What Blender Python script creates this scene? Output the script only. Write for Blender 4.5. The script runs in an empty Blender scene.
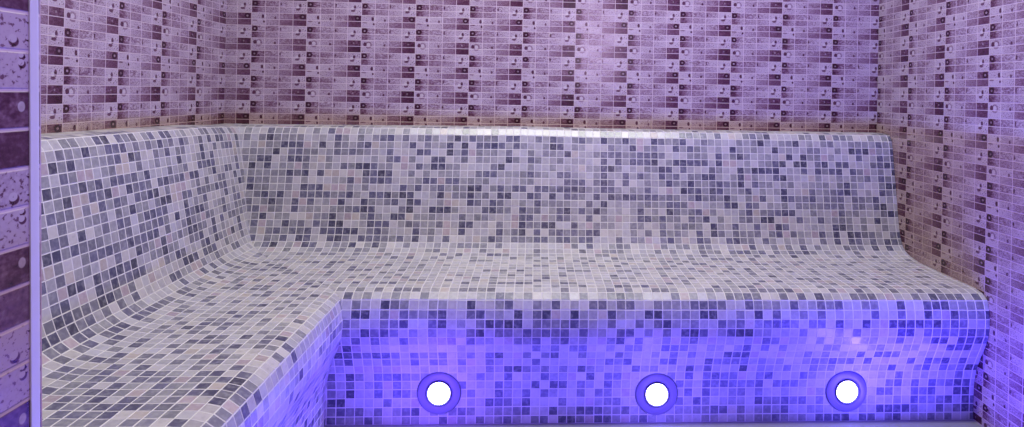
import bpy, bmesh, math, random
from mathutils import Vector, Matrix, noise

C = bpy.context.scene.collection
sc = bpy.context.scene
EYE = 0.958                      # eye height above the floor
W = 2.4746                       # room width
D_FRONT = 1.980                  # depth of the room
H = 2.32                         # ceiling height
T = 0.15                         # wall thickness

# ------------------------------------------------------------------ helpers
def obj(name, bm, mats, parent=None, smooth=False, kind=None):
    me = bpy.data.meshes.new(name)
    bm.to_mesh(me); bm.free()
    if not isinstance(mats, (list, tuple)): mats = [mats]
    for m in mats: me.materials.append(m)
    if smooth:
        for p in me.polygons: p.use_smooth = True
    o = bpy.data.objects.new(name, me); C.objects.link(o)
    if parent: o.parent = parent
    if kind: o['kind'] = kind
    return o

def thing(name, label, cat, loc=(0, 0, 0), group=None):
    o = bpy.data.objects.new(name, None); C.objects.link(o)
    o.empty_display_size = .1
    o.location = loc; o['label'] = label; o['category'] = cat
    if group: o['group'] = group
    return o

class NT:
    """tiny expression builder for shader nodes"""
    def __init__(s, name):
        s.m = bpy.data.materials.new(name); s.m.use_nodes = True
        s.t = s.m.node_tree; s.t.nodes.clear()
        s.out = s.t.nodes.new('ShaderNodeOutputMaterial')
    def n(s, typ, **k):
        x = s.t.nodes.new(typ)
        for a, b in k.items(): setattr(x, a, b)
        return x
    def link(s, a, b): s.t.links.new(a, b)
    def put(s, sock, v):
        if isinstance(v, bpy.types.NodeSocket): s.link(v, sock)
        else: sock.default_value = v
    def math(s, op, a, b=0.0, c=0.0, clamp=False):
        x = s.n('ShaderNodeMath', operation=op, use_clamp=clamp)
        s.put(x.inputs[0], a); s.put(x.inputs[1], b); s.put(x.inputs[2], c)
        return x.outputs[0]
    def add(s, a, b): return s.math('ADD', a, b)
    def sub(s, a, b): return s.math('SUBTRACT', a, b)
    def mul(s, a, b): return s.math('MULTIPLY', a, b)
    def mx(s, a, b): return s.math('MAXIMUM', a, b)
    def mn(s, a, b): return s.math('MINIMUM', a, b)
    def step(s, a, lo, hi):      # smooth ramp lo..hi -> 0..1
        x = s.n('ShaderNodeMapRange', interpolation_type='SMOOTHSTEP')
        s.put(x.inputs[0], a); x.inputs[1].default_value = lo; x.inputs[2].default_value = hi
        return x.outputs[0]
    def mix(s, f, a, b):
        x = s.n('ShaderNodeMix', data_type='RGBA')
        s.put(x.inputs[0], f); s.put(x.inputs[6], a); s.put(x.inputs[7], b)
        return x.outputs[2]
    def lerp(s, f, a, b): return s.add(s.mul(s.sub(1.0, f), a), s.mul(f, b))
    def comb(s, x, y, z=0.0):
        q = s.n('ShaderNodeCombineXYZ')
        s.put(q.inputs[0], x); s.put(q.inputs[1], y); s.put(q.inputs[2], z)
        return q.outputs[0]
    def noise(s, vec, scale, detail=2.0):
        q = s.n('ShaderNodeTexNoise'); s.put(q.inputs['Vector'], vec)
        q.inputs['Scale'].default_value = scale; q.inputs['Detail'].default_value = detail
        return q.outputs[0]
    def white(s, vec):
        q = s.n('ShaderNodeTexWhiteNoise', noise_dimensions='3D'); s.put(q.inputs['Vector'], vec)
        return q.outputs[0]
    def bsdf(s, color, rough, normal=None, spec=.5, coat=0.0):
        b = s.n('ShaderNodeBsdfPrincipled')
        s.put(b.inputs['Base Color'], color); s.put(b.inputs['Roughness'], rough)
        b.inputs['Specular IOR Level'].default_value = spec
        if normal is not None: s.link(normal, b.inputs['Normal'])
        s.link(b.outputs[0], s.out.inputs[0])
        return b
    def bump(s, h, strength, dist):
        q = s.n('ShaderNodeBump'); q.inputs['Strength'].default_value = strength
        q.inputs['Distance'].default_value = dist; s.put(q.inputs['Height'], h)
        return q.outputs[0]

# ------------------------------------------------------------------ materials
def make_wall_tile(fine=False):
    """printed ceramic: bands of 4 x 2 little panes that darken to one side, with water drops"""
    k = NT('fine_drop_tile' if fine else 'printed_drop_tile')
    uv = k.n('ShaderNodeUVMap'); uv.uv_map = 'UVMap'
    sp = k.n('ShaderNodeSeparateXYZ'); k.link(uv.outputs[0], sp.inputs[0])
    u, v = sp.outputs[0], sp.outputs[1]
    fu, fv = k.math('FRACT', u), k.math('FRACT', v)
    iu, iv = k.math('FLOOR', u), k.math('FLOOR', v)
    par = k.math('FLOORED_MODULO', iv, 2.0)                       # 1: dark at the right, 0: dark at the left
    hlf = k.math('FLOORED_MODULO', k.math('FLOOR', k.mul(k.add(iv, 2.0), .5)), 2.0)
    up = k.step(fv, .49, .51)                                     # upper little row of the band
    rnd = k.white(k.comb(iu, iv, 3.0))
    su = k.math('FLOOR', k.mul(fu, 4.0)); sv = k.math('FLOOR', k.mul(fv, 2.0))
    rsub = k.white(k.comb(k.add(k.mul(iu, 4.0), su), k.add(k.mul(iv, 2.0), sv), 7.0))
    # stretched speckle of the print
    nz = k.noise(k.comb(k.mul(u, 14.0), k.mul(v, 5.0), iv), 1.6, 3.0)
    nf = k.noise(k.comb(k.mul(u, 60.0), k.mul(v, 15.0), iu), 1.0, 2.0)
    # A: darkens to the right
    uq = k.add(k.mul(k.math('FLOOR', k.mul(fu, 4.0)), .105), k.mul(fu, .62))
    gA = k.math('POWER', k.mn(k.mul(uq, 1.14), 1.0), 1.55)
    gA = k.mul(gA, k.lerp(up, .86, k.lerp(k.step(fu, .70, .78), .58, .84)))
    gA = k.mul(gA, k.lerp(hlf, .86, 1.0))
    # B: darkens to the left
    gB = k.add(k.mul(k.sub(1.0, k.step(fu, .05, .20)), k.lerp(up, .46, .50)),
               k.mul(k.sub(1.0, k.step(fu, .30, .95)), k.lerp(up, .30, .36)))
    gB = k.mul(gB, k.lerp(k.step(nz, .3, .7), .75, 1.1))
    g = k.lerp(par, gB, gA)
    g = k.mul(g, k.lerp(rnd, .80, 1.05))
    mott = k.mul(k.sub(nz, .5), k.lerp(up, .45, 1.0))
    g = k.add(g, k.mul(mott, k.lerp(k.step(g, .0, .3), .35, 1.0)))
    g = k.add(g, k.mul(k.sub(nf, .5), .55))
    g = k.add(g, k.mul(k.sub(rsub, .5), .20))
    g = k.mx(g, 0.0)
    # fine speckles on the pale end
    spk = k.mul(k.step(nf, .58, .66), .42)
    g = k.add(g, k.mul(spk, k.sub(1.0, k.step(g, .3, .7))))
    # drops --------------------------------------------------------------
    def dist(cu, cv, ru, rv):
        a = k.math('DIVIDE', k.sub(fu, cu), ru); b = k.math('DIVIDE', k.sub(fv, cv), rv)
        return k.math('SQRT', k.add(k.mul(a, a), k.mul(b, b)))
    def disc(cu, cv, ru, rv, lo=.8, hi=1.1): return k.sub(1.0, k.step(dist(cu, cv, ru, rv), lo, hi))
    def ring(cu, cv, ru, rv, w=.28):
        return k.sub(1.0, k.step(k.math('ABSOLUTE', k.sub(dist(cu, cv, ru, rv), 1.0)), w * .6, w * 1.5))
    nA, nB = par, k.sub(1.0, par)
    if fine:                                                       # the doorway tiles carry smaller beads
        dark = lite = 0.0
        for cu, cv, r in ((.954, .90, 1), (.970, .77, 1.2), (.951, .66, .7), (.928, .43, 1), (.928, .33, 1.2), (.988, .31, .9), (.962, .13, 1.1), (.898, .62, 1.6)):
            dark = k.mx(dark, k.mul(disc(cu, cv, .012 * r, .045 * r), nB))
            lite = k.mx(lite, k.mul(disc(cu - .004, cv + .022 * r, .010 * r, .036 * r), nB))
        dark = k.sub(dark, k.mn(dark, k.mul(lite, 1.0)))
        lite = k.mx(k.mul(lite, .5), k.mul(disc(.925, .79, .014, .07), nA))
        lite = k.mx(lite, k.mul(disc(.968, .33, .007, .03), nA))
    else:
        h1, h0 = hlf, k.sub(1.0, hlf)
        dark = k.mul(k.mul(disc(.205, .72, .026, .16), nA), h0)                      # slim drop with a bead under it
        dark = k.mx(dark, k.mul(k.mul(disc(.225, .30, .020, .09), nA), h0))
        dark = k.mx(dark, k.mul(k.mul(disc(.06, .40, .05, .05), nA), k.mul(h0, .6)))
        dark = k.mx(dark, k.mul(k.mul(disc(.070, .66, .034, .17), nA), h1))          # round drop
        dark = k.mx(dark, k.mul(k.mul(ring(.135, .62, .050, .22, .26), nA), k.mul(h1, .45)))
        dark = k.mx(dark, k.mul(k.mul(disc(.43, .62, .020, .12), nA), .75))
        dark = k.mx(dark, k.mul(k.mul(disc(.876, .60, .024, .19), nB), .95))         # hooked drop on the pale end
        dark = k.mx(dark, k.mul(k.mul(disc(.840, .34, .042, .10), nB), .85))
        for cu, cv in ((.935, .74), (.972, .66), (.955, .30), (.985, .22), (.915, .16)):                  # fine spatter beside it
            dark = k.mx(dark, k.mul(k.mul(disc(cu, cv, .008, .045), nB), .8))
            lite = k.mul(k.mul(disc(cu - .010, cv + .05, .008, .05), nB), .8) if cu == .935 else k.mx(lite, k.mul(k.mul(disc(cu - .010, cv + .05, .008, .05), nB), .8))
        dark = k.mx(dark, k.mul(k.mul(disc(.53, .74, .014, .14), nB), .7))
        dark = k.mx(dark, k.mul(k.mul(ring(.062, .745, .034, .14, .40), nB), .95))   # ringed bubble
        dark = k.mx(dark, k.mul(k.mul(ring(.925, .745, .036, .14, .40), nA), k.mul(h0, 1.0)))
        lite = k.mx(lite, k.mul(k.mul(disc(.245, .74, .020, .12), nA), h0))
        lite = k.mx(lite, k.mul(k.mul(disc(.135, .66, .030, .14), nA), k.mul(h1, .6)))
        lite = k.mx(lite, k.mul(k.mul(disc(.832, .53, .028, .12), nB), 1.0))
        lite = k.mx(lite, k.mul(k.mul(disc(.062, .745, .020, .08), nB), .3))
        lite = k.mx(lite, k.mul(k.mul(disc(.925, .745, .022, .08), nA), k.mul(h0, .35)))
        lite = k.mx(lite, k.mul(k.mul(disc(.865, .745, .014, .07), nA), k.mul(h1, .5)))
    g = k.math('ADD', g, k.mul(dark, .72), clamp=True)
    g = k.math('SUBTRACT', g, k.mul(lite, .42), clamp=True)
    ramp = k.n('ShaderNodeValToRGB'); k.link(g, ramp.inputs[0])
    e = ramp.color_ramp.elements
    e[0].position = 0.0; e[0].color = (.410, .328, .415, 1)
    e[1].position = 1.0; e[1].color = (.032, .007, .020, 1)
    for p, c in ((.25, (.275, .190, .270, 1)), (.5, (.160, .080, .135, 1)), (.75, (.078, .024, .056, 1))):
        x = e.new(p); x.color = c
    col = ramp.outputs[0]
    col = k.mix(k.mul(lite, .38), col, (.58, .54, .58, 1))
    # joints between the little panes, and a wider one between the tiles
    ju = k.math('ABSOLUTE', k.sub(k.math('FRACT', k.add(k.mul(fu, 4.0), .5)), .5))   # 0 at a joint
    jv = k.math('ABSOLUTE', k.sub(k.math('FRACT', k.add(k.mul(fv, 2.0), .5)), .5))
    jm = k.mx(k.sub(1.0, k.step(ju, .012, .034)), k.sub(1.0, k.step(jv, .024, .066)))
    geo = k.n('ShaderNodeNewGeometry')
    gz = k.n('ShaderNodeSeparateXYZ'); k.link(geo.outputs['Position'], gz.inputs[0])
    # brownish tint low on the wall, ending in a wavy edge above the bench
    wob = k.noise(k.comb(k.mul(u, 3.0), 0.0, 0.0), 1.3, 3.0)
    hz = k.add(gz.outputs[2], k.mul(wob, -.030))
    brown_band = k.mul(k.sub(1.0, k.step(hz, .825, .868)), .9)
    col = k.mix(k.mul(jm, .9), col, (.520, .400, .490, 1))
    mul = k.n('ShaderNodeMix', data_type='RGBA', blend_type='MULTIPLY'); k.put(mul.inputs[0], brown_band); k.put(mul.inputs[6], col); mul.inputs[7].default_value = (.86, .76, .58, 1)
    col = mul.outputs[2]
    hgt = k.sub(1.0, jm)
    wav = k.noise(k.comb(u, v, 0.0), 2.2, 2.0)
    nrm = k.bump(k.add(hgt, k.mul(wav, .5)), .55, .0012)
    k.bsdf(col, k.lerp(jm, .20, .6), nrm)
    return k.m

def make_mosaic():
    k = NT('glass_mosaic')
    at = k.n('ShaderNodeAttribute', attribute_name='tile_tone')
    geo = k.n('ShaderNodeNewGeometry')
    a = k.noise(geo.outputs['Position'], 95.0, 3.0)
    col = k.mix(k.mul(k.step(a, .40, .75), .22), at.outputs['Color'], (.55, .54, .56, 1))
    col = k.mix(k.mul(k.sub(1.0, k.step(a, .25, .45)), .18), col, (.10, .10, .13, 1))
    k.bsdf(col, .30, k.bump(k.noise(geo.outputs['Position'], 220.0, 2.0), .12, .0006))
    return k.m

def make_plain(name, col, rough, bump=None, metal=0.0, spec=.5):
    k = NT(name)
    nrm = None
    c = tuple(col) + (1,)
    if bump:
        geo = k.n('ShaderNodeNewGeometry')
        nn = k.noise(geo.outputs['Position'], bump[0], 3.0)
        nrm = k.bump(nn, .4, bump[1])
        c = k.mix(k.mul(nn, .35), c, tuple(x * .75 for x in col) + (1,))
    b = k.bsdf(c, rough, nrm, spec)
    b.inputs['Metallic'].default_value = metal
    return k.m

def make_emit(name, col, strength):
    k = NT(name)
    b = k.bsdf((.8, .8, .85, 1), .2)
    b.inputs['Emission Color'].default_value = tuple(col) + (1,)
    b.inputs['Emission Strength'].default_value = strength
    return k.m

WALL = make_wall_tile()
REVEAL = make_wall_tile(True)
MOSAIC = make_mosaic()
GROUT = make_plain('pale_grout', (.59, .56, .585), .75, (60, .0004))
FLOORM = make_plain('floor_resin', (.23, .22, .24), .35, (25, .0006))
CEILM = make_plain('ceiling_plaster', (.60, .56, .62), .7, (30, .0006))
TRIMM = make_plain('brushed_edge_trim', (.60, .58, .72), .35, (80, .0002))
BEZEL = make_plain('bezel_plastic', (.19, .16, .30), .35, (90, .0002))
GASKET = make_plain('gasket_rubber', (.05, .05, .08), .5, (120, .0002))
LENS = make_emit('lit_lens', (.16, .14, 1.0), 26.0)

# ------------------------------------------------------------------ room shell
TJ = EYE + .2738                 # height of a band boundary
BAND = .04644
def uv_box(bm, fn):
    lay = bm.loops.layers.uv.new('UVMap')
    for f in bm.faces:
        for l in f.loops: l[lay].uv = fn(l.vert.co, f.normal)
def box_bm(x0, x1, y0, y1, z0, z1, bm=None):
    bm = bm or bmesh.new()
    v = [bm.verts.new((x, y, z)) for x in (x0, x1) for y in (y0, y1) for z in (z0, z1)]
    for q in ((0, 1, 3, 2), (4, 6, 7, 5), (0, 4, 5, 1), (2, 3, 7, 6), (0, 2, 6, 4), (1, 5, 7, 3)):
        bm.faces.new([v[i] for i in q])
    bmesh.ops.recalc_face_normals(bm, faces=bm.faces)
    bm.normal_update()
    return bm
vz = lambda co: (co.z - TJ) / BAND
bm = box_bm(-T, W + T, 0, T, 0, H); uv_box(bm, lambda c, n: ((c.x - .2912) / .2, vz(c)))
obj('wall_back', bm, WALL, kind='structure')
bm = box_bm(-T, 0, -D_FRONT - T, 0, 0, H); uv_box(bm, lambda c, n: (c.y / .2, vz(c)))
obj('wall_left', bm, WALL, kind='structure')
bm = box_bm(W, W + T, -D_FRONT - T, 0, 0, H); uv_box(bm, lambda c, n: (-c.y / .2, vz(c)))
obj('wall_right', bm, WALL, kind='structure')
# front wall with the doorway the picture is taken through
DX0, DX1, DH = .8315, 1.72, 2.05
lean = lambda z: DX0 - .0223 * (z - EYE - .014)         # the jamb is a little out of plumb
bm = bmesh.new()
yf, yb = -D_FRONT, -D_FRONT - T
pts = [(0, 0), (DX0, 0), (DX0, DH), (DX1, DH), (DX1, 0), (W, 0), (W, H), (0, H)]
fr = [bm.verts.new((x, yf, z)) for x, z in pts]; bk = [bm.verts.new((x, yb, z)) for x, z in pts]
bm.faces.new(fr); bm.faces.new(list(reversed(bk)))
for i in range(8):
    j = (i + 1) % 8
    bm.faces.new((fr[i], bk[i], bk[j], fr[j]))
bmesh.ops.recalc_face_normals(bm, faces=bm.faces); bm.normal_update()
def fuv(c, n):
    if abs(n.x) > .5: return ((c.y - yf) / .2 + .999, vz(c) + REV)
    return (-c.x / .2, vz(c))
REV = .0
uv_box(bm, fuv)
for vv in bm.verts:
    if abs(vv.co.x - DX0) < .001: vv.co.x = lean(vv.co.z)
bmesh.ops.triangulate(bm, faces=[f for f in bm.faces if len(f.verts) > 4])
for fc in bm.faces:
    if abs(fc.normal.x) > .5 and DX0 - .1 < fc.calc_center_median().x < DX1 + .1: fc.material_index = 1
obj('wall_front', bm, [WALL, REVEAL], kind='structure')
bm = box_bm(-T, W + T, -D_FRONT - T - 1.2, T, -.1, 0)
obj('floor', bm, FLOORM, kind='structure')
bm = box_bm(-T, W + T, -D_FRONT - T, T, H, H + .1)
obj('ceiling', bm, CEILM, kind='structure')

# rounded metal edge strip on the corner of the doorway
bm = bmesh.new()
R_ = .0050
cxp, cyp = DX0 - R_ + .0008, yf - R_ + .0008
prof = [(DX0 - .013, yf + .0008)]
for i in range(9):
    a = math.pi / 2 - i * math.pi / 16
    prof.append((cxp + R_ * math.cos(a), cyp + R_ * math.sin(a)))
prof += [(DX0 + .0008, yf - .0092), (DX0 - .0004, yf - .0092), (DX0 - .0004, yf - .0004), (DX0 - .013, yf - .0004)]
lo = [bm.verts.new((x - DX0 + lean(0), y, 0)) for x, y in prof]; hi = [bm.verts.new((x - DX0 + lean(DH), y, DH)) for x, y in prof]
for i in range(len(prof)):
    j = (i + 1) % len(prof); bm.faces.new((lo[i], lo[j], hi[j], hi[i]))
bm.faces.new(list(reversed(lo))); bm.faces.new(hi)
bmesh.ops.recalc_face_normals(bm, faces=bm.faces)
obj('trim_1', bm, TRIMM, kind='structure')

# ------------------------------------------------------------------ the L-shaped mosaic bench
PROF = [(.0012, -.1295), (.075, -.1305), (.0925, -.1345), (.1072, -.1575), (.1110, -.172), (.160, -.45), (.170, -.49),
        (.1778, -.511), (.1900, -.5335), (.2125, -.5465), (.2375, -.5545), (.28, -.5605), (.40, -.564), (.55, -.564), (.575, -.5655), (.597, -.5715),
        (.6125, -.5835), (.620, -.606), (.6235, -.63), (.6245, -.655), (.621, -.685), (.608, -.722), (.588, -.765),
        (.573, -.805), (.5645, -.85), (.563, -.90), (.564, -.958)]
SL = [0.0]
for a, b in zip(PROF, PROF[1:]): SL.append(SL[-1] + math.dist(a, b))
def hand_set(run, u, s):
    """the top of the backrest was floated by hand and runs a little off level"""
    pts = ((-1.2, .013), (-.95, .011), (-.80, .0095), (-.60, .0065), (-.48, .004), (-.33, .0015), (-.20, -.004), (-.11, -.009)) if run == 'left' else \
          ((.11, -.009), (.35, -.0075), (1.1, -.001), (1.35, -.004), (2.45, -.0035))
    w = 1 - max(0.0, min(1.0, (s - .14) / .32))
    if u <= pts[0][0]: v = pts[0][1]
    elif u >= pts[-1][0]: v = pts[-1][1]
    else:
        for (a, va), (b, vb) in zip(pts, pts[1:]):
            if a <= u <= b: v = va + (vb - va) * (u - a) / (b - a)
    return v * w
def at_s(s):
    s = max(0.0, min(SL[-1], s))
    for i in range(len(SL) - 1):
        if s <= SL[i + 1] or i == len(SL) - 2:
            t = (s - SL[i]) / (SL[i + 1] - SL[i])
            return (PROF[i][0] + t * (PROF[i + 1][0] - PROF[i][0]), PROF[i][1] + t * (PROF[i + 1][1] - PROF[i][1]))
ROWS = [0.0] + [.1180 - .0254 * k for k in (4, 3, 2, 1)] + [.1180 + .0254 * k for k in range(15)]   # top of the backrest to its foot
SEAT0 = len(ROWS)
ROWS += [.4980 + .02600 * k for k in range(17)]                                            # curve and seat
RISER0 = len(ROWS)
ROWS += [.9400 + .0258 * k for k in range(15)]
ROWS.append(SL[-1])
PITCH = .0263
PALE = [(.385, .352, .390), (.350, .330, .375), (.410, .378, .395), (.325, .303, .348), (.365, .348, .405)]
PINK = [(.365, .292, .325), (.385, .330, .325), (.335, .265, .315)]
MID = [(.205, .194, .240), (.235, .226, .265), (.180, .172, .212), (.262, .248, .285)]
DARK = [(.083, .077, .140), (.100, .093, .160), (.070, .064, .120), (.112, .105, .172)]
INK = [(.048, .043, .082), (.050, .046, .098)]
SLATE = [(.148, .139, .192), (.164, .155, .208), (.132, .123, .174)]
TONES = {0: PALE, 1: MID, 2: DARK, 3: INK, 4: PINK, 5: SLATE}
TILES = {}
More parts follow.
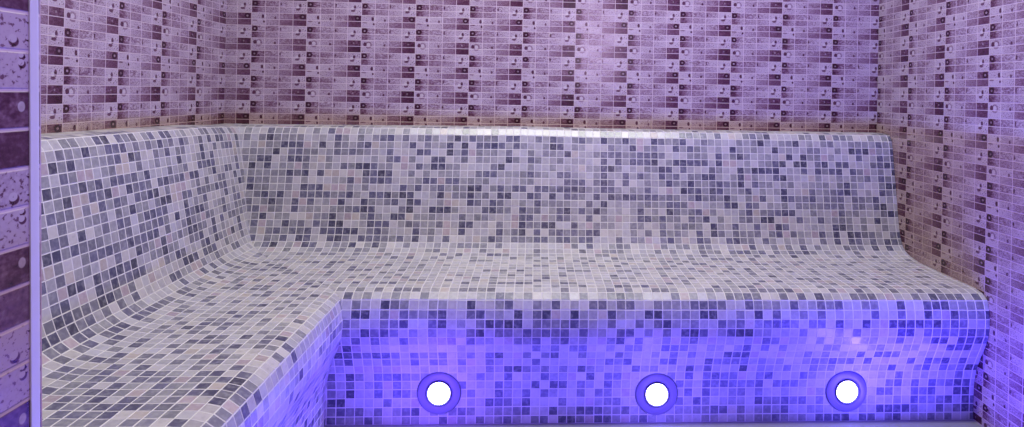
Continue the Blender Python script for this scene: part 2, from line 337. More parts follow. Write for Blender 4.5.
# tone of each mosaic tile, row by row: column:tone, tiles not named are pale
TILES_BACK = {
 2: '31:2',
 4: '-38:1 -35:2 -34:1 -33:1 -32:1 -29:1 -27:2 -23:1 -22:1 -20:1 -19:1 -17:1 -14:1 -9:1 -8:1 7:1 10:5 11:5 12:1 14:1 19:1 21:2 22:2 23:1 24:5 26:2 28:4 30:1 31:2 32:1 33:2 38:1 39:1 41:3 43:2 44:2 45:1 48:1 50:1 51:3',
 5: '-38:1 -36:1 -35:3 -34:1 -33:1 -32:1 -31:1 -28:1 -26:2 -25:1 -23:1 -21:1 -20:2 -19:2 -17:5 -15:1 -14:2 -13:1 -11:1 -10:3 -9:1 -8:2 -7:1 -6:1 -5:5 -3:2 -2:2 1:5 2:1 3:2 4:1 6:1 7:2 10:3 11:1 12:1 13:3 14:1 17:3 18:5 19:1 20:1 21:2 23:1 24:5 25:1 26:1 29:1 30:1 31:1 32:3 33:1 35:1 36:1 37:3 39:1 41:1 42:5 45:1 46:1 47:1 48:1 49:2 50:1 51:1',
 6: '-35:1 -34:1 -33:3 -32:2 -31:2 -28:3 -26:5 -25:1 -23:5 -22:2 -20:1 -19:1 -16:2 -14:5 -12:1 -11:3 -9:3 -7:2 -6:2 -5:3 -4:2 -3:1 -2:2 -1:1 2:1 3:3 4:2 6:1 7:1 11:5 12:1 13:1 14:3 16:1 17:5 20:2 21:1 22:2 23:1 24:1 26:1 28:3 29:1 30:1 31:1 34:3 35:1 36:1 39:1 40:5 45:3 46:2 47:3 49:1 50:1 51:2',
 7: '-38:1 -37:1 -36:1 -35:1 -34:3 -32:5 -31:2 -30:1 -27:1 -26:2 -25:1 -24:2 -22:1 -19:2 -15:2 -14:2 -11:3 -10:1 -9:2 -7:1 -6:1 -5:1 -3:5 2:1 3:1 4:1 5:3 8:1 9:1 10:2 11:2 12:2 13:1 14:1 15:2 16:2 17:2 18:5 22:1 23:1 24:1 26:2 28:1 29:3 30:1 32:1 33:1 36:3 38:3 39:1 40:1 42:1 46:2 49:2 50:1 51:2',
 8: '-38:5 -37:1 -36:2 -35:3 -32:2 -31:2 -30:5 -27:1 -21:1 -19:5 -18:2 -17:4 -16:1 -13:2 -12:2 -9:5 -7:1 -6:1 -3:3 0:2 1:1 4:1 6:1 7:1 10:2 12:2 13:1 14:2 15:2 16:2 17:3 19:1 20:2 21:3 22:2 23:2 24:2 26:3 27:4 28:4 30:1 32:1 33:1 34:2 35:3 37:3 38:3 40:5 41:3 43:2 44:2 48:5 49:2 50:3 51:2',
 9: '-37:3 -36:1 -35:3 -33:1 -32:1 -30:5 -25:2 -24:1 -23:2 -22:3 -21:2 -19:1 -17:4 -15:2 -14:1 -13:3 -12:3 -11:1 -10:1 -5:5 -4:3 0:1 3:1 5:1 8:1 9:1 10:2 11:3 12:1 14:1 16:1 17:1 18:2 19:2 21:2 25:5 26:1 29:3 30:1 31:3 32:3 33:2 34:3 36:1 38:2 40:2 41:1 42:2 43:2 45:2 46:1 48:1 49:1 51:3',
 10: '-37:1 -36:1 -35:1 -34:1 -33:1 -32:3 -31:5 -30:3 -28:2 -27:4 -26:4 -24:4 -22:3 -21:2 -20:3 -19:2 -16:5 -14:1 -12:1 -11:1 -10:1 -7:5 -6:2 -5:2 -3:1 -2:1 -1:1 0:2 1:1 4:2 5:2 6:1 9:1 10:2 11:1 12:1 13:2 14:1 15:2 16:1 18:2 19:1 20:2 22:5 23:1 24:3 25:3 26:1 28:1 29:2 31:1 34:2 35:3 39:4 40:1 43:1 45:1 46:1 47:5 49:2 50:1 51:1',
 11: '-37:2 -36:1 -35:1 -34:1 -32:5 -30:1 -26:1 -25:1 -24:2 -23:4 -22:5 -21:2 -20:2 -19:2 -15:1 -14:2 -13:2 -12:4 -11:2 -10:2 -9:1 -8:1 -7:1 -6:1 -1:1 0:1 5:2 6:2 7:2 9:5 10:3 11:5 13:2 18:1 19:3 20:1 21:1 22:3 23:1 24:1 25:5 26:2 27:5 28:1 29:3 31:2 32:1 33:1 35:1 36:1 39:1 40:1 41:1 43:1 44:3 45:1 49:1 50:3 51:3',
 12: '-37:3 -36:1 -35:1 -33:1 -32:1 -30:2 -29:2 -28:2 -27:4 -26:4 -25:4 -24:1 -22:1 -17:2 -16:1 -15:2 -13:1 -12:2 -11:1 -9:1 -8:3 -7:3 -5:1 -4:2 -2:2 -1:2 1:2 2:2 3:5 4:2 5:2 6:3 7:3 8:1 9:1 10:2 11:2 12:1 14:1 15:1 16:2 21:3 22:2 23:2 25:3 26:2 27:1 28:1 29:1 30:2 32:1 35:3 39:5 40:1 42:5 43:2 44:3 45:5 49:2 50:5 51:1',
 13: '-37:1 -36:5 -35:3 -34:1 -33:3 -31:4 -30:2 -29:2 -28:2 -27:2 -26:1 -25:5 -24:3 -23:1 -21:2 -20:2 -19:3 -18:1 -17:3 -16:2 -13:1 -12:3 -11:4 -10:5 -8:3 -7:1 -6:5 -4:2 -3:3 0:2 1:2 3:3 5:2 6:5 7:1 9:2 11:3 12:5 13:3 14:2 15:5 16:2 17:2 18:1 19:5 20:1 22:5 23:3 24:1 25:5 26:1 27:3 28:1 30:1 32:2 35:3 36:2 37:1 38:5 39:2 40:1 41:5 42:5 43:5 45:5 46:5 47:1 48:2 50:1',
 14: '-37:5 -36:1 -35:1 -34:3 -33:1 -31:2 -29:2 -27:1 -25:3 -22:3 -21:1 -20:1 -19:1 -18:2 -16:3 -15:2 -12:1 -10:4 -8:2 -7:5 -5:2 -4:5 -1:1 1:2 2:1 3:1 4:1 5:1 8:5 10:3 12:1 14:1 16:5 17:1 18:1 19:2 20:2 21:5 25:1 27:2 28:3 30:2 31:5 34:1 37:5 38:1 39:1 40:1 41:5 42:5 43:5 45:5 46:5 47:1 48:2 49:3',
 15: '-37:5 -36:2 -35:4 -34:1 -33:1 -31:2 -30:1 -29:1 -28:1 -25:1 -24:5 -23:2 -22:3 -21:2 -17:5 -16:3 -13:3 -12:3 -11:3 -10:1 -8:1 -6:2 -5:3 -4:5 -3:5 -1:2 0:1 1:5 3:1 4:2 5:3 6:1 7:2 8:1 9:3 10:1 14:1 15:2 19:3 20:5 21:1 22:5 23:2 25:1 29:1 30:2 32:1 33:5 34:2 35:3 36:2 39:1 42:4 43:2 44:1 45:1 49:5 50:3 51:5',
 16: '-36:1 -35:3 -32:1 -29:4 -28:1 -27:5 -26:3 -24:4 -23:4 -22:1 -21:2 -20:1 -18:3 -17:2 -16:4 -15:1 -14:1 -13:1 -12:1 -9:5 -7:1 -6:5 -2:4 -1:2 0:2 3:1 4:2 5:5 6:1 8:2 10:1 15:2 16:2 17:1 18:2 19:1 20:1 22:2 23:1 24:3 26:1 29:5 30:5 32:3 33:3 37:2 40:2 42:1 43:5 44:1 46:1 48:3 49:1',
 17: '-36:2 -35:4 -34:1 -32:2 -31:1 -30:5 -28:2 -27:1 -26:3 -25:3 -21:2 -20:2 -19:2 -17:1 -16:5 -15:5 -14:1 -13:1 -12:5 -11:4 -9:3 -8:2 -4:5 -2:4 -1:3 0:5 1:5 2:2 3:3 6:2 9:1 10:1 11:1 14:5 15:1 18:5 20:1 21:5 22:1 23:1 25:3 26:1 28:2 31:2 34:2 35:2 39:1 42:3 43:3 44:1 46:1 49:1',
 18: '-36:1 -35:4 -34:5 -33:2 -32:1 -31:2 -30:5 -29:2 -27:2 -26:2 -25:3 -24:3 -23:3 -21:5 -20:2 -19:1 -15:2 -14:1 -13:1 -9:2 -4:2 -3:1 -2:5 -1:3 1:2 3:5 4:2 5:5 6:2 7:1 8:2 9:3 14:1 16:5 18:2 19:1 20:5 21:1 23:2 25:2 26:5 28:5 29:1 31:5 33:5 34:2 36:5 37:1 40:2 41:1 42:3 44:3 45:2 46:5 47:5 48:1 50:5 51:2',
 19: '-36:2 -34:5 -33:1 -32:2 -30:2 -29:2 -26:2 -25:3 -24:5 -22:2 -21:2 -20:2 -19:5 -18:1 -17:2 -16:1 -15:2 -13:1 -11:2 -7:4 -6:1 -5:2 -4:5 -2:5 -1:5 0:1 1:2 2:2 3:1 4:2 5:2 6:1 7:2 8:2 12:5 14:5 15:1 16:4 18:5 19:2 20:1 23:2 24:5 27:2 28:2 29:5 30:5 32:2 33:1 35:1 37:1 40:5 42:2 44:2 45:2 46:1 47:2 48:1 49:2 50:2 51:5',
 20: '-35:1 -34:2 -33:3 -29:2 -28:2 -26:1 -25:5 -24:1 -23:3 -21:1 -20:2 -19:1 -16:5 -12:1 -10:1 -9:5 -8:5 -7:1 -4:5 6:5 8:2 12:5 13:5 18:5 20:1 21:5 23:5 24:5 30:2 33:5 35:5 37:2 39:5 43:5 44:1 45:5 47:2 49:2',
 21: '-27:5 -25:1 -24:5 -22:5 -21:1 -13:1 -12:5 -6:5 1:5 7:5 10:1 11:5 12:1 17:5 19:5 23:5 24:1 25:1 27:5 28:2 29:2 31:2 33:5 34:1 35:5 36:5 37:2 38:5 40:1 44:5',
 22: '-29:5 -26:5 -25:5 -22:5 -11:5 -9:2 -7:1 -5:2 -4:2 -3:1 0:1 16:1 23:5 30:5 32:5 35:2 41:5 44:5 46:5',
 23: '-23:1 -19:1 -17:2 -15:2 -12:5 -10:5 -2:5 2:5 4:1 11:5 12:1 13:5 19:1 21:5 24:5 25:5 26:5 29:5',
 24: '-31:1 -30:5 -22:2 -13:5 -11:1 -7:2 -6:5 -5:1 1:1 3:1 6:5 8:2 10:1 15:5 17:1 18:5 20:5 27:2 32:5 35:2 42:5 46:5',
 25: '-27:5 -26:2 -24:2 -23:2 -20:5 -15:5 7:5 12:2 19:5 21:5 22:2 29:5 30:5 34:5 39:5 41:5',
 26: '-24:2 -17:2 -13:5 -10:1 1:5 2:5 9:5 11:2 18:5 23:5 32:1 37:5',
 27: '-24:5 -21:2 -18:1 -14:1 -2:1 0:1 4:5 13:1 14:5 16:5 17:5 20:2 25:5 27:2 29:5 31:5 35:5 44:5 49:5',
 28: '-21:2 -20:5 -19:2 -15:5 -12:1 -5:5 -3:5 -1:2 5:5 6:5 7:5 11:5 12:5 21:5 24:5 27:5 32:5 35:5 41:5',
 29: '-23:2 -17:5 13:5 23:1 25:5 27:5 38:2 44:5',
 30: '-25:1 -23:5 -15:5 -8:5 -2:5 0:5 2:5 4:2 10:2 16:5 18:1 29:2 36:5 40:1 47:5 48:5',
 31: '-20:5 -18:5 -16:5 -14:5 -6:2 -4:5 2:2 11:5 12:1 17:5 19:5 25:1 32:2 33:1 34:2 38:2 41:2',
 32: '-13:1 -12:5 -9:5 1:2 18:5 23:5 27:5 29:2 33:5 42:2',
 33: '-23:2 -21:5 -19:2 -17:5 -16:5 -15:2 -7:2 -4:5 -3:5 -2:5 -1:2 0:2 4:2 16:2 26:5 34:1 35:5 41:5 44:5 46:5',
 34: '1:1 6:5 10:2 11:5 12:1 13:2 21:2 24:5 25:5 33:1 38:5 40:5 48:5',
 35: '-18:1 -16:5 -14:2 -13:5 -12:5 -10:1 -8:1 -7:5 -6:5 -5:1 -4:5 4:5 9:5 11:5 14:5 15:5 16:1 20:5 25:5 26:5 27:5 28:5 29:2 34:5 37:2 41:5 44:5 46:5',
 36: '-19:2 -17:1 -14:5 -11:5 -5:1 -4:5 -3:2 -2:5 0:5 3:1 4:5 6:5 9:5 10:2 11:5 12:1 16:2 20:1 22:5 23:5 24:2 25:5 28:5 30:2 32:2 33:1 36:5 37:5 38:5 43:5 45:2 46:5 47:5 48:2 50:2',
 37: '-18:1 -15:3 -14:5 -13:1 -10:1 -9:1 -6:3 -3:1 -2:2 1:5 2:1 3:2 5:1 7:2 8:2 10:2 11:2 14:5 16:1 17:1 18:2 19:2 20:2 21:5 24:2 25:5 26:1 27:1 29:2 31:1 32:5 33:1 34:2 37:1 38:5 41:2 44:2 45:2 46:2 47:1 48:1 49:1 50:1',
 38: '-18:3 -17:3 -15:5 -13:2 -12:5 -11:1 -10:2 -9:2 -6:5 -5:2 -4:1 -3:1 -1:3 1:5 2:3 5:3 9:2 13:3 14:3 15:1 16:1 17:5 18:1 19:3 20:3 23:1 25:3 27:2 29:1 30:1 32:5 38:2 41:5 44:3 45:1 47:3 48:1 49:1 50:1 51:3',
 39: '-19:5 -18:1 -15:1 -14:5 -13:3 -10:2 -9:3 -7:1 -5:1 -4:3 -3:2 -2:3 -1:3 1:5 2:5 3:1 4:5 5:2 6:1 7:1 9:5 12:5 14:5 15:3 16:1 17:1 18:5 21:2 22:1 23:5 25:5 26:2 27:3 28:3 29:5 31:5 32:2 34:3 37:3 40:3 41:3 42:2 43:3 44:2 45:3 46:1 47:2 48:5 51:1',
 40: '-19:1 -17:3 -16:5 -15:2 -14:5 -12:5 -10:5 -8:1 -6:5 -5:3 -3:5 -2:5 0:2 1:5 2:2 3:5 4:2 6:2 10:2 11:2 13:1 15:5 17:2 18:3 19:2 21:1 22:2 23:3 24:3 25:1 26:1 30:5 34:5 36:2 41:2 42:2 44:5 45:1 46:5 48:5 49:2 50:1 51:2',
 41: '-18:2 -16:2 -15:1 -13:2 -10:1 -8:2 -6:2 -5:1 -4:1 -1:5 0:1 1:2 3:5 4:2 9:5 10:3 12:2 17:1 18:5 24:1 26:2 27:1 32:2 34:5 35:1 37:2 38:1 41:2 44:1 45:3 46:3 48:2 49:2 50:3 51:2',
 42: '-19:3 -7:1 1:2 3:5 5:5 6:2 9:1 11:5 12:5 15:2 16:5 17:5 20:1 23:1 24:3 26:2 28:5 33:5 34:5 38:1 42:1 43:1 47:2 48:2 49:2',
 43: '-20:3 -19:2 -18:5 -17:5 -16:2 -15:2 -14:1 -12:5 -11:1 -10:1 -9:5 -7:1 -6:5 -4:2 -3:3 0:5 2:5 3:2 6:5 10:5 11:1 14:1 16:5 18:5 22:3 23:2 24:3 31:5 33:5 35:1 37:3 39:2 40:2 41:5',
 44: '-20:1 -19:2 -15:1 -12:2 -10:5 -9:1 -7:1 -4:5 -3:1 1:2 9:2 10:1 11:2 15:2 16:2 20:2 21:5 22:5 23:5 24:5 25:1 28:1 31:1 32:5 33:5 34:2 35:1 36:2 38:3 43:2 45:2 46:5 47:3 49:2',
 45: '-4:1 -2:2 -1:3 0:5 1:1 2:5 4:5 6:2 7:1 12:5 13:1 14:1 18:2 20:2 24:3 26:1 27:1 29:1 32:5 34:5 41:2 45:2 47:5 48:1 49:1 50:3 51:3',
 46: '-21:5 -19:2 -16:5 -15:2 -14:2 -13:5 -12:1 -11:1 -8:1 -5:5 -4:1 -2:2 0:1 2:2 3:1 4:1 7:3 9:5 10:5 16:5 18:2 20:5 21:3 22:5 23:5 26:5 27:3 30:1 31:2 32:1 42:2 45:1 49:5',
 47: '-21:1 -19:5 -17:1 -16:5 -14:5 -13:1 -7:2 -5:1 -3:2 -2:1 -1:1 1:3 3:3 4:2 6:5 9:2 10:1 17:5 18:1 20:2 21:5 22:2 23:2 24:5 25:5 26:2 28:5 29:2 30:5 31:1 41:5 42:2 44:2 46:2 47:1 48:5 49:2 50:2',
 48: '-21:1 -19:3 -16:2 -14:2 -13:5 -6:1 -3:2 -2:1 0:2 2:2 3:1 6:5 8:5 9:1 18:2 20:2 21:1 23:1 24:5 26:5 29:1 40:2 41:5 44:5 45:5 46:2 49:2 50:3',
 49: '-21:3 -20:3 -15:5 -6:1 -4:2 -3:2 -2:5 0:3 4:2 8:1 9:5 10:5 17:5 19:2 23:1 24:1 26:2 27:1 28:1 29:2 31:5 33:5 42:1 44:2 45:1 46:1 47:5 48:2 50:2 51:2',
 50: '-21:1 -20:2 -19:5 -18:5 -16:5 -13:5 -8:5 -7:2 -6:1 -4:1 -3:1 -2:1 -1:5 4:1 5:1 6:2 7:2 8:2 9:1 11:5 15:1 17:1 18:1 19:1 21:2 22:2 24:5 26:1 27:5 29:2 40:2 43:2 44:5 47:2 48:1 49:5 51:2',
 51: '-21:2 -20:1 -19:1 -18:1 -17:2 -13:1 -7:1 -5:5 -3:5 -1:1 1:1 2:2 4:3 5:3 6:5 8:2 9:2 10:1 12:1 14:1 16:1 17:1 20:1 21:1 28:2 29:5 33:2 34:2 39:5 41:5 44:1 45:1 46:5 47:1 48:5 51:2',
}
TILES_LEFT = {
 4: '0:1 1:1 4:2 5:3 7:2 8:5 9:5 12:2 14:2 15:2 18:1 22:1 23:5 25:5 26:1 27:2 29:1',
 5: '-1:5 0:1 1:1 2:3 3:1 4:1 5:2 6:2 7:2 9:5 11:5 12:1 13:3 14:1 15:5 17:2 18:1 21:5 23:2 25:3 26:2 27:1 30:3',
 6: '-3:4 -2:3 -1:1 0:3 1:1 2:1 3:1 4:1 5:5 6:2 7:4 8:3 9:5 12:5 13:1 14:2 17:5 21:3 24:5 26:5 27:2 28:2',
 7: '-3:1 -1:2 0:1 1:4 2:4 4:1 5:5 6:4 7:4 9:5 12:5 14:1 16:3 20:1 21:3 23:2',
 8: '-3:3 -2:5 -1:1 0:5 1:3 2:1 3:2 4:1 5:2 6:2 7:5 8:2 9:1 10:3 14:5 17:5 20:2 21:2 22:2 23:2 29:5',
 9: '-4:3 -3:1 -2:1 -1:3 0:4 1:4 2:2 3:5 4:3 5:4 7:3 8:5 9:2 10:5 12:2 13:2 14:5 15:5 16:2 18:2 19:2 23:3 26:2 27:5 29:2',
 10: '-3:2 -2:5 -1:5 0:4 1:5 2:4 3:2 4:1 5:2 6:5 8:2 9:5 10:3 11:3 13:5 15:4 16:4 19:5 21:5 24:5 25:5 28:2',
 11: '-4:5 -2:5 0:1 1:1 2:1 3:5 5:5 7:3 8:1 9:1 11:5 12:3 13:3 14:4 15:4 16:5 17:2 19:2 20:5 21:5 22:1 23:2 24:5 25:2 29:3 30:5',
 12: '-4:1 -3:2 -2:5 0:3 2:1 3:5 4:1 5:2 6:5 8:1 9:2 10:2 11:2 12:2 16:3 18:1 20:2 25:2 27:5',
 13: '-4:3 -3:3 -2:1 -1:2 0:5 1:5 2:5 3:1 5:5 6:5 8:5 9:5 10:5 11:2 12:1 14:3 16:2 17:5 18:3 19:3 20:1 24:5 27:5 28:2',
 14: '-4:4 -3:1 0:1 1:2 2:2 3:2 4:5 5:5 6:3 7:5 8:2 9:2 10:3 12:5 15:5 16:3 17:5 19:4 20:2 21:1 24:2 27:5 29:5',
 15: '-5:2 -4:1 -3:5 -1:1 0:1 2:4 4:2 7:3 8:5 9:1 10:4 11:3 12:4 13:1 14:5 15:1 16:3 17:3 18:5 19:5 21:2 23:2 25:5 26:5 27:1 28:5',
 16: '-4:5 -3:4 -2:3 -1:3 1:3 2:5 3:3 4:3 5:2 6:3 9:1 10:1 11:3 12:1 13:1 16:5 17:5 18:2 20:1 21:2 23:1 27:2',
 17: '-4:2 -3:2 -1:4 1:3 2:1 3:3 4:5 5:2 6:2 7:2 11:5 12:1 13:3 14:5 18:5 19:3 21:3 22:5 25:3 27:2',
 18: '-5:5 -4:3 -3:2 -2:5 -1:5 0:5 1:3 2:3 3:5 5:5 14:3 15:3 16:2 18:2 19:5 20:2 23:1 27:5',
 19: '-6:3 -5:2 -4:5 -3:3 -2:5 -1:2 1:5 3:5 5:2 11:2 12:2 13:1 14:1 17:5 20:5 24:5 25:2',
 20: '-6:5 -5:2 -4:4 -3:2 -2:2 -1:1 0:1 1:5 3:2 4:5 5:1 12:2 16:2 18:2 20:5',
 21: '-6:5 -4:5 -3:2 -1:5 0:2 1:2 3:2 4:2 5:2 6:5 7:5 8:5 10:5 11:5 14:1 17:5 20:5',
 22: '-8:5 -7:2 -5:5 -2:5 -1:2 1:5 3:5 8:1 10:2 12:5 14:5 16:5 18:5 20:5 22:5 26:5',
 23: '-10:2 -8:5 -7:5 -5:2 -3:1 6:5 22:2',
 24: '-9:1 -7:5 -5:5 -4:2 -2:2 -1:2 0:1 1:5 2:5 4:5 6:5 9:2 10:5 13:5 15:5 16:5 20:2 23:5',
 25: '-12:2 -11:2 -9:2 -8:2 -6:2 1:5 3:5 8:5 13:5 14:2 20:2 22:2',
 26: '-14:5 -13:2 -12:5 -11:5 -10:2 -8:5 -5:5 -4:5 0:5 2:2 16:5 21:2 22:5',
 27: '-14:1 -13:2 -12:5 -10:2 -9:2 -7:5 -6:2 -4:5 -2:5 1:5 2:5 3:2 4:5 9:2 13:5 14:5 18:5 20:1 21:2',
 28: '-14:1 -13:5 -12:2 -8:2 -7:2 -3:2 -2:1 -1:2 1:1 3:5 4:5 6:2 11:5 13:5 14:5 16:2 19:5 20:5',
 29: '-14:5 -13:2 -12:2 -11:2 -8:5 -7:5 -5:5 -1:2 0:2 2:2 3:2 5:2 8:1 11:2 12:5 19:2',
 30: '-11:5 -10:5 -4:5 -1:5 0:5 3:5 5:5 6:2 8:2 14:5 15:5',
 31: '-14:5 -13:4 -12:5 -9:1 -6:5 -5:5 -3:2 -2:5 2:1 9:1 11:5 16:5',
 32: '-14:5 -13:1 -12:5 -11:5 -10:5 -8:5 -7:2 -5:2 -4:5 -2:2 0:2 3:1 4:5 7:5 11:2 13:5 15:2',
 33: '-13:1 -12:5 -11:4 -10:2 -9:2 -7:2 -4:1 1:5 8:5 10:5 14:2',
 34: '-14:2 -12:4 -6:2 -2:5 -1:2 0:5 3:1 6:5 11:2 15:2',
 35: '-11:3 -10:5 -9:2 -8:3 -7:2 -2:1 0:3 4:5 12:1',
 36: '-14:5 -13:5 -12:5 -11:4 -10:5 -9:2 -8:1 -3:5 -1:2',
 37: '-10:2 -8:2 -1:2',
 38: '-10:5',
 41: '12:3',
}
TONE_KEY = ('back', TILES_BACK), ('left', TILES_LEFT)
for _run, _d in TONE_KEY:
    for _r, _s in _d.items(): TILES[(_run, _r)] = {int(a): int(b) for a, b in (x.split(':') for x in _s.split())}
GW = .00138
LAMPS = [(.883, -.8665), (1.512, -.8735), (2.080, -.8685)]
HOLE = .0630
def cut_hole(bm, hx, hz, r, n=28):
    """cuts a round opening (seen along y) into the front"""
    ins = lambda c, k: all((c.x - hx) * math.cos(2 * math.pi * i / n) + (c.z - hz) * math.sin(2 * math.pi * i / n) < r for i in range(k))
    cand = [f for f in bm.faces if (f.calc_center_median() - Vector((hx, f.calc_center_median().y, hz))).length < r + .05]
    for i in range(n):
        a = 2 * math.pi * i / n
        d = Vector((math.cos(a), 0, math.sin(a)))
        g = set(cand)
        for f in cand: g.update(f.edges); g.update(f.verts)
        res = bmesh.ops.bisect_plane(bm, geom=list(g), plane_co=Vector((hx, 0, hz)) + d * r, plane_no=d)
        fs = set(x for x in res['geom'] if isinstance(x, bmesh.types.BMFace)) | set(x for x in cand if x.is_valid)
        cand = [f for f in fs if ins(f.calc_center_median(), i + 1)]
    bmesh.ops.delete(bm, geom=cand, context='FACES')
def run_part(name, run, r0, r1, parent, c0, c1):
    """rows r0..r1 of one arm of the bench; each mosaic tile is a small raised face in a bed of grout"""
    rng = random.Random(17 * r0 + (5 if run == 'back' else 99))
    bm = bmesh.new()
    tone = bm.faces.layers.float_vector.new('tile_tone')
    def pt(u, s, lift=0.0):
        d, z = at_s(s)
        if lift:
            a, b = at_s(s - .006), at_s(s + .006)
            L = math.dist(a, b) or 1.0
            nd, nz = -(b[1] - a[1]) / L, (b[0] - a[0]) / L
            d += nd * lift; z += nz * lift
        z += EYE + hand_set(run, u, s)
        return (u, -d, z) if run == 'back' else (d, u, z)
    ph = 1.1190 if run == 'back' else -.9475
    sgn = 1
    cols = [ph + PITCH * i for i in range(c0, c1 + 1)]
    grid = [[bm.verts.new(pt(u, ROWS[r])) for u in cols] for r in range(r0, r1 + 1)]
    for r in range(r0, r1):
        for ci in range(len(cols) - 1):
            q = [grid[r - r0][ci], grid[r - r0][ci + 1], grid[r - r0 + 1][ci + 1], grid[r - r0 + 1][ci]]
            u0, u1, s0, s1 = cols[ci], cols[ci + 1], ROWS[r], ROWS[r + 1]
            g2 = min(GW, (s1 - s0) * .2)
            j = lambda: rng.uniform(-.0003, .0003)
            a0, a1, b0, b1 = u0 + GW + j(), u1 - GW + j(), s0 + g2 + j(), s1 - g2 + j()
            lf = [.0009 + rng.uniform(-.00025, .00025) for _ in range(3)]
            inn = [bm.verts.new(pt(a0, b0, lf[0])), bm.verts.new(pt(a1, b0, lf[1])),
                   bm.verts.new(pt(a1, b1, lf[2])), bm.verts.new(pt(a0, b1, lf[0] + lf[2] - lf[1]))]
            code = TILES.get((run, r), {}).get(ci + c0)
            if code is None:
                x = rng.random()
                seen = 4 <= r <= 49 and (run == 'back' or (ci + c0 >= -6 and r < RISER0 + 2))
                code = (0 if x < .86 else 4 if x < .95 else 1) if seen else (0 if x < .50 else 1 if x < .73 else 2 if x < .87 else 3 if x < .91 else 4)
            base = rng.choice(TONES[code]); w = rng.uniform(.88, 1.12)
            f = bm.faces.new(inn if run == 'back' else inn[::-1])
            f.material_index = 1; f[tone] = Vector([c * w for c in base])
            for k in range(4):
                m = (k + 1) % 4
                qq = [q[k], q[m], inn[m], inn[k]]
                f = bm.faces.new(qq if run == 'back' else qq[::-1]); f.material_index = 0
    # mitre in the corner, cut at the walls
    n = Vector((1, 1, 0)).normalized()
    geom = lambda: bm.verts[:] + bm.edges[:] + bm.faces[:]
    if run == 'back':
        bmesh.ops.bisect_plane(bm, geom=geom(), plane_co=(0, 0, 0), plane_no=-n, clear_outer=True)
        bmesh.ops.bisect_plane(bm, geom=geom(), plane_co=(W - .0012, 0, 0), plane_no=(1, 0, 0), clear_outer=True)
    else:
        bmesh.ops.bisect_plane(bm, geom=geom(), plane_co=(0, 0, 0), plane_no=n, clear_outer=True)
        bmesh.ops.bisect_plane(bm, geom=geom(), plane_co=(0, -D_FRONT + .0025, 0), plane_no=(0, -1, 0), clear_outer=True)
    if run == 'back' and r0 == RISER0:
        for hx, hz in LAMPS: cut_hole(bm, hx, EYE + hz, HOLE)
    bm.normal_update()
    up = sum((f.normal.z + (-f.normal.y if run == 'back' else f.normal.x)) * f.calc_area() for f in bm.faces)
    if up < 0: bmesh.ops.reverse_faces(bm, faces=bm.faces[:])
    return obj(name, bm, [GROUT, MOSAIC], parent)

bench = thing('mosaic_bench', 'long L-shaped built-in bench covered in grey and blue mosaic along the back and left walls', 'bench', (0, 0, 0))
for run, c0, c1 in (('back', -44, 53), ('left', -41, 38)):
    run_part('backrest', run, 0, SEAT0, bench, c0, c1)
    run_part('seat', run, SEAT0, RISER0, bench, c0, c1)
    run_part('riser', run, RISER0, len(ROWS) - 1, bench, c0, c1)

# ------------------------------------------------------------------ round underwater-style spotlights in the riser
def lathe(prof, seg=48):
    """prof: (radius, forward) pairs turned about the -y axis"""
    bm = bmesh.new(); rings = []
    for r, f in prof:
        if r < 1e-6: rings.append([bm.verts.new((0, -f, 0))])
        else: rings.append([bm.verts.new((r * math.cos(2 * math.pi * i / seg), -f, r * math.sin(2 * math.pi * i / seg))) for i in range(seg)])
    for a, b in zip(rings, rings[1:]):
        for i in range(seg):
            j = (i + 1) % seg
            if len(a) == 1: bm.faces.new((a[0], b[i], b[j]))
            elif len(b) == 1: bm.faces.new((a[i], a[j], b[0]))
            else: bm.faces.new((a[i], a[j], b[j], b[i]))
    bmesh.ops.recalc_face_normals(bm, faces=bm.faces)
    return bm

def make_spot(label, loc):
    t = thing('recessed_spotlight', label, 'spotlight', loc, 'spotlights set in the bench front')
    obj('bezel', lathe([(.0400, -.035), (.0600, -.030), (.0618, .0005), (.0610, .0040), (.0580, .0060), (.0520, .0072), (.0420, .0080), (.0375, .0070), (.0360, .0040), (.0360, -.004)]), BEZEL, t, True)
    obj('gasket', lathe([(.0372, .0060), (.0372, .0092), (.0350, .0105), (.0335, .0098), (.0335, .0050)]), GASKET, t, True)
    obj('lens', lathe([(.0318, .0040), (.0315, .0080), (.0290, .0112), (.0245, .0138), (.0170, .0160), (.0080, .0168), (0, .0170)]), LENS, t, True)['label'] = 'glowing white lens'
    return t
first = make_spot('round lit spotlight in the bench front, nearest the inner corner of the bench', (LAMPS[0][0], -.5645, EYE + LAMPS[0][1]))
for (x, z), lab in zip(LAMPS[1:], ('round lit spotlight in the middle of the bench front, between the other two',
                                   'round lit spotlight in the bench front, nearest the right wall')):
    r = first.copy(); C.objects.link(r); r.location = (x, -.5645, EYE + z); r['label'] = lab
    for ch in first.children:
        c = ch.copy(); C.objects.link(c); c.parent = r

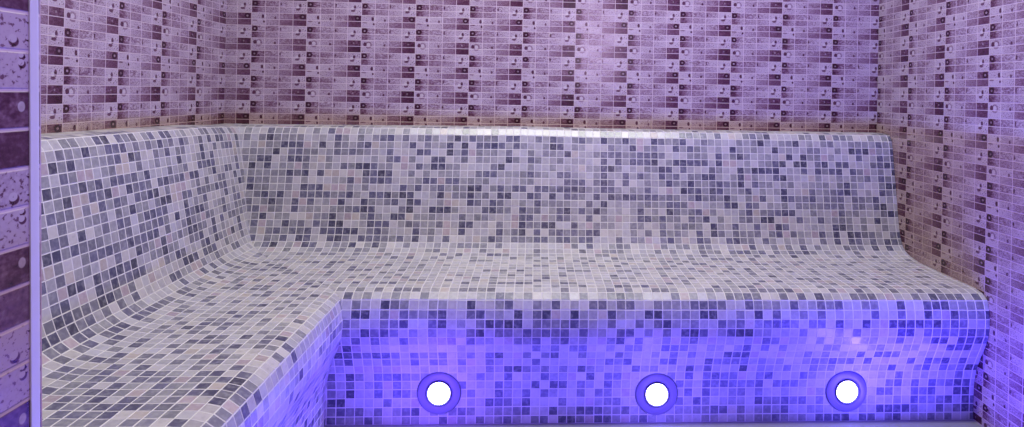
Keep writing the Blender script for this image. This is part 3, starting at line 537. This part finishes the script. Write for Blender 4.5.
# ------------------------------------------------------------------ light
def light(name, typ, loc, energy, col, rot=(0, 0, 0), **k):
    d = bpy.data.lights.new(name, typ); d.energy = energy; d.color = col
    for a, b in k.items(): setattr(d, a, b)
    o = bpy.data.objects.new(name, d); C.objects.link(o); o.location = loc; o.rotation_euler = rot
    return o
for (x, z), c in zip(LAMPS, ((.16, .065, 1.0), (.12, .075, 1.0), (.105, .080, 1.0))):
    light('spot_glow', 'POINT', (x, -.5645 - .19, EYE + z), 3.0, c, shadow_soft_size=.06)
for y in (-1.02, -1.55):
    light('unseen_side_glow', 'POINT', (.5645 + .19, y, EYE - .87), 2.2, (.13, .08, 1.0), shadow_soft_size=.06)  # unseen blue sources along the left riser, no fixtures modelled
GLOW = (.085, .055, 1.0)  # tint of the added floor-level fills, which have no fixture
light('floor_fill', 'AREA', (1.55, -.70, .006), 4.2, GLOW, (math.pi, 0, 0), shape='RECTANGLE', size=1.8, size_y=.03)  # added fill shining up, evens out the blue on the riser
light('floor_fill', 'AREA', (.70, -1.33, .006), 3.7, GLOW, (math.pi, 0, math.pi / 2), shape='RECTANGLE', size=1.25, size_y=.03)
light('floor_fill', 'AREA', (2.22, -1.27, .006), 26.0, GLOW, (math.pi, 0, math.pi / 2), shape='RECTANGLE', size=1.10, size_y=.03)  # added fill, turns the lower right wall bluer
light('ceiling_lamp', 'AREA', (1.27, -.95, H - .02), 45.0, (.97, 1.0, .82), shape='RECTANGLE', size=1.6, size_y=.12)
light('violet_fill', 'AREA', (1.95, -1.65, H - .07), 11.0, (.30, .17, 1.0), (math.radians(58), 0, math.radians(-30)), shape='RECTANGLE', size=.6, size_y=.5)  # added violet fill without a lamp, tints the upright surfaces
light('doorway_fill', 'AREA', (1.62, -D_FRONT - .75, 1.35), 6.0, (.90, .66, 1.0), (math.radians(84), 0, math.radians(45)), shape='RECTANGLE', size=.4, size_y=.6)  # added fill outside the doorway, brightens the jamb tiles
w = bpy.data.worlds.new('world'); sc.world = w; w.use_nodes = True
w.node_tree.nodes['Background'].inputs[0].default_value = (.30, .27, .40, 1)
w.node_tree.nodes['Background'].inputs[1].default_value = .10

# ------------------------------------------------------------------ camera
f, cx, cy, yaw, pitch, roll = 629.815, 567.139, 92.798, .0535168, .0001625, .0194602
fw = Vector((math.sin(yaw) * math.cos(pitch), math.cos(yaw) * math.cos(pitch), -math.sin(pitch)))
r0 = Vector((math.cos(yaw), -math.sin(yaw), 0)); u0 = r0.cross(fw)
rv = math.cos(roll) * r0 + math.sin(roll) * u0; uvv = -math.sin(roll) * r0 + math.cos(roll) * u0
cd = bpy.data.cameras.new('camera'); cam = bpy.data.objects.new('camera', cd); C.objects.link(cam)
M = Matrix((rv, uvv, -fw)).transposed().to_4x4(); M.translation = Vector((1.1361, -2.3864, EYE))
cam.matrix_world = M
cd.sensor_width = 36; cd.lens = f / 1024 * 36
cd.shift_x = (512 - cx) / 1024; cd.shift_y = (cy - 213.5) / 1024
cd.clip_start = .01
sc.camera = cam
vs = sc.view_settings
sc.display_settings.display_device = 'sRGB'
vs.view_transform = 'Standard'; vs.look = 'None'; vs.gamma = 1; vs.exposure = 0; vs.use_curve_mapping = False
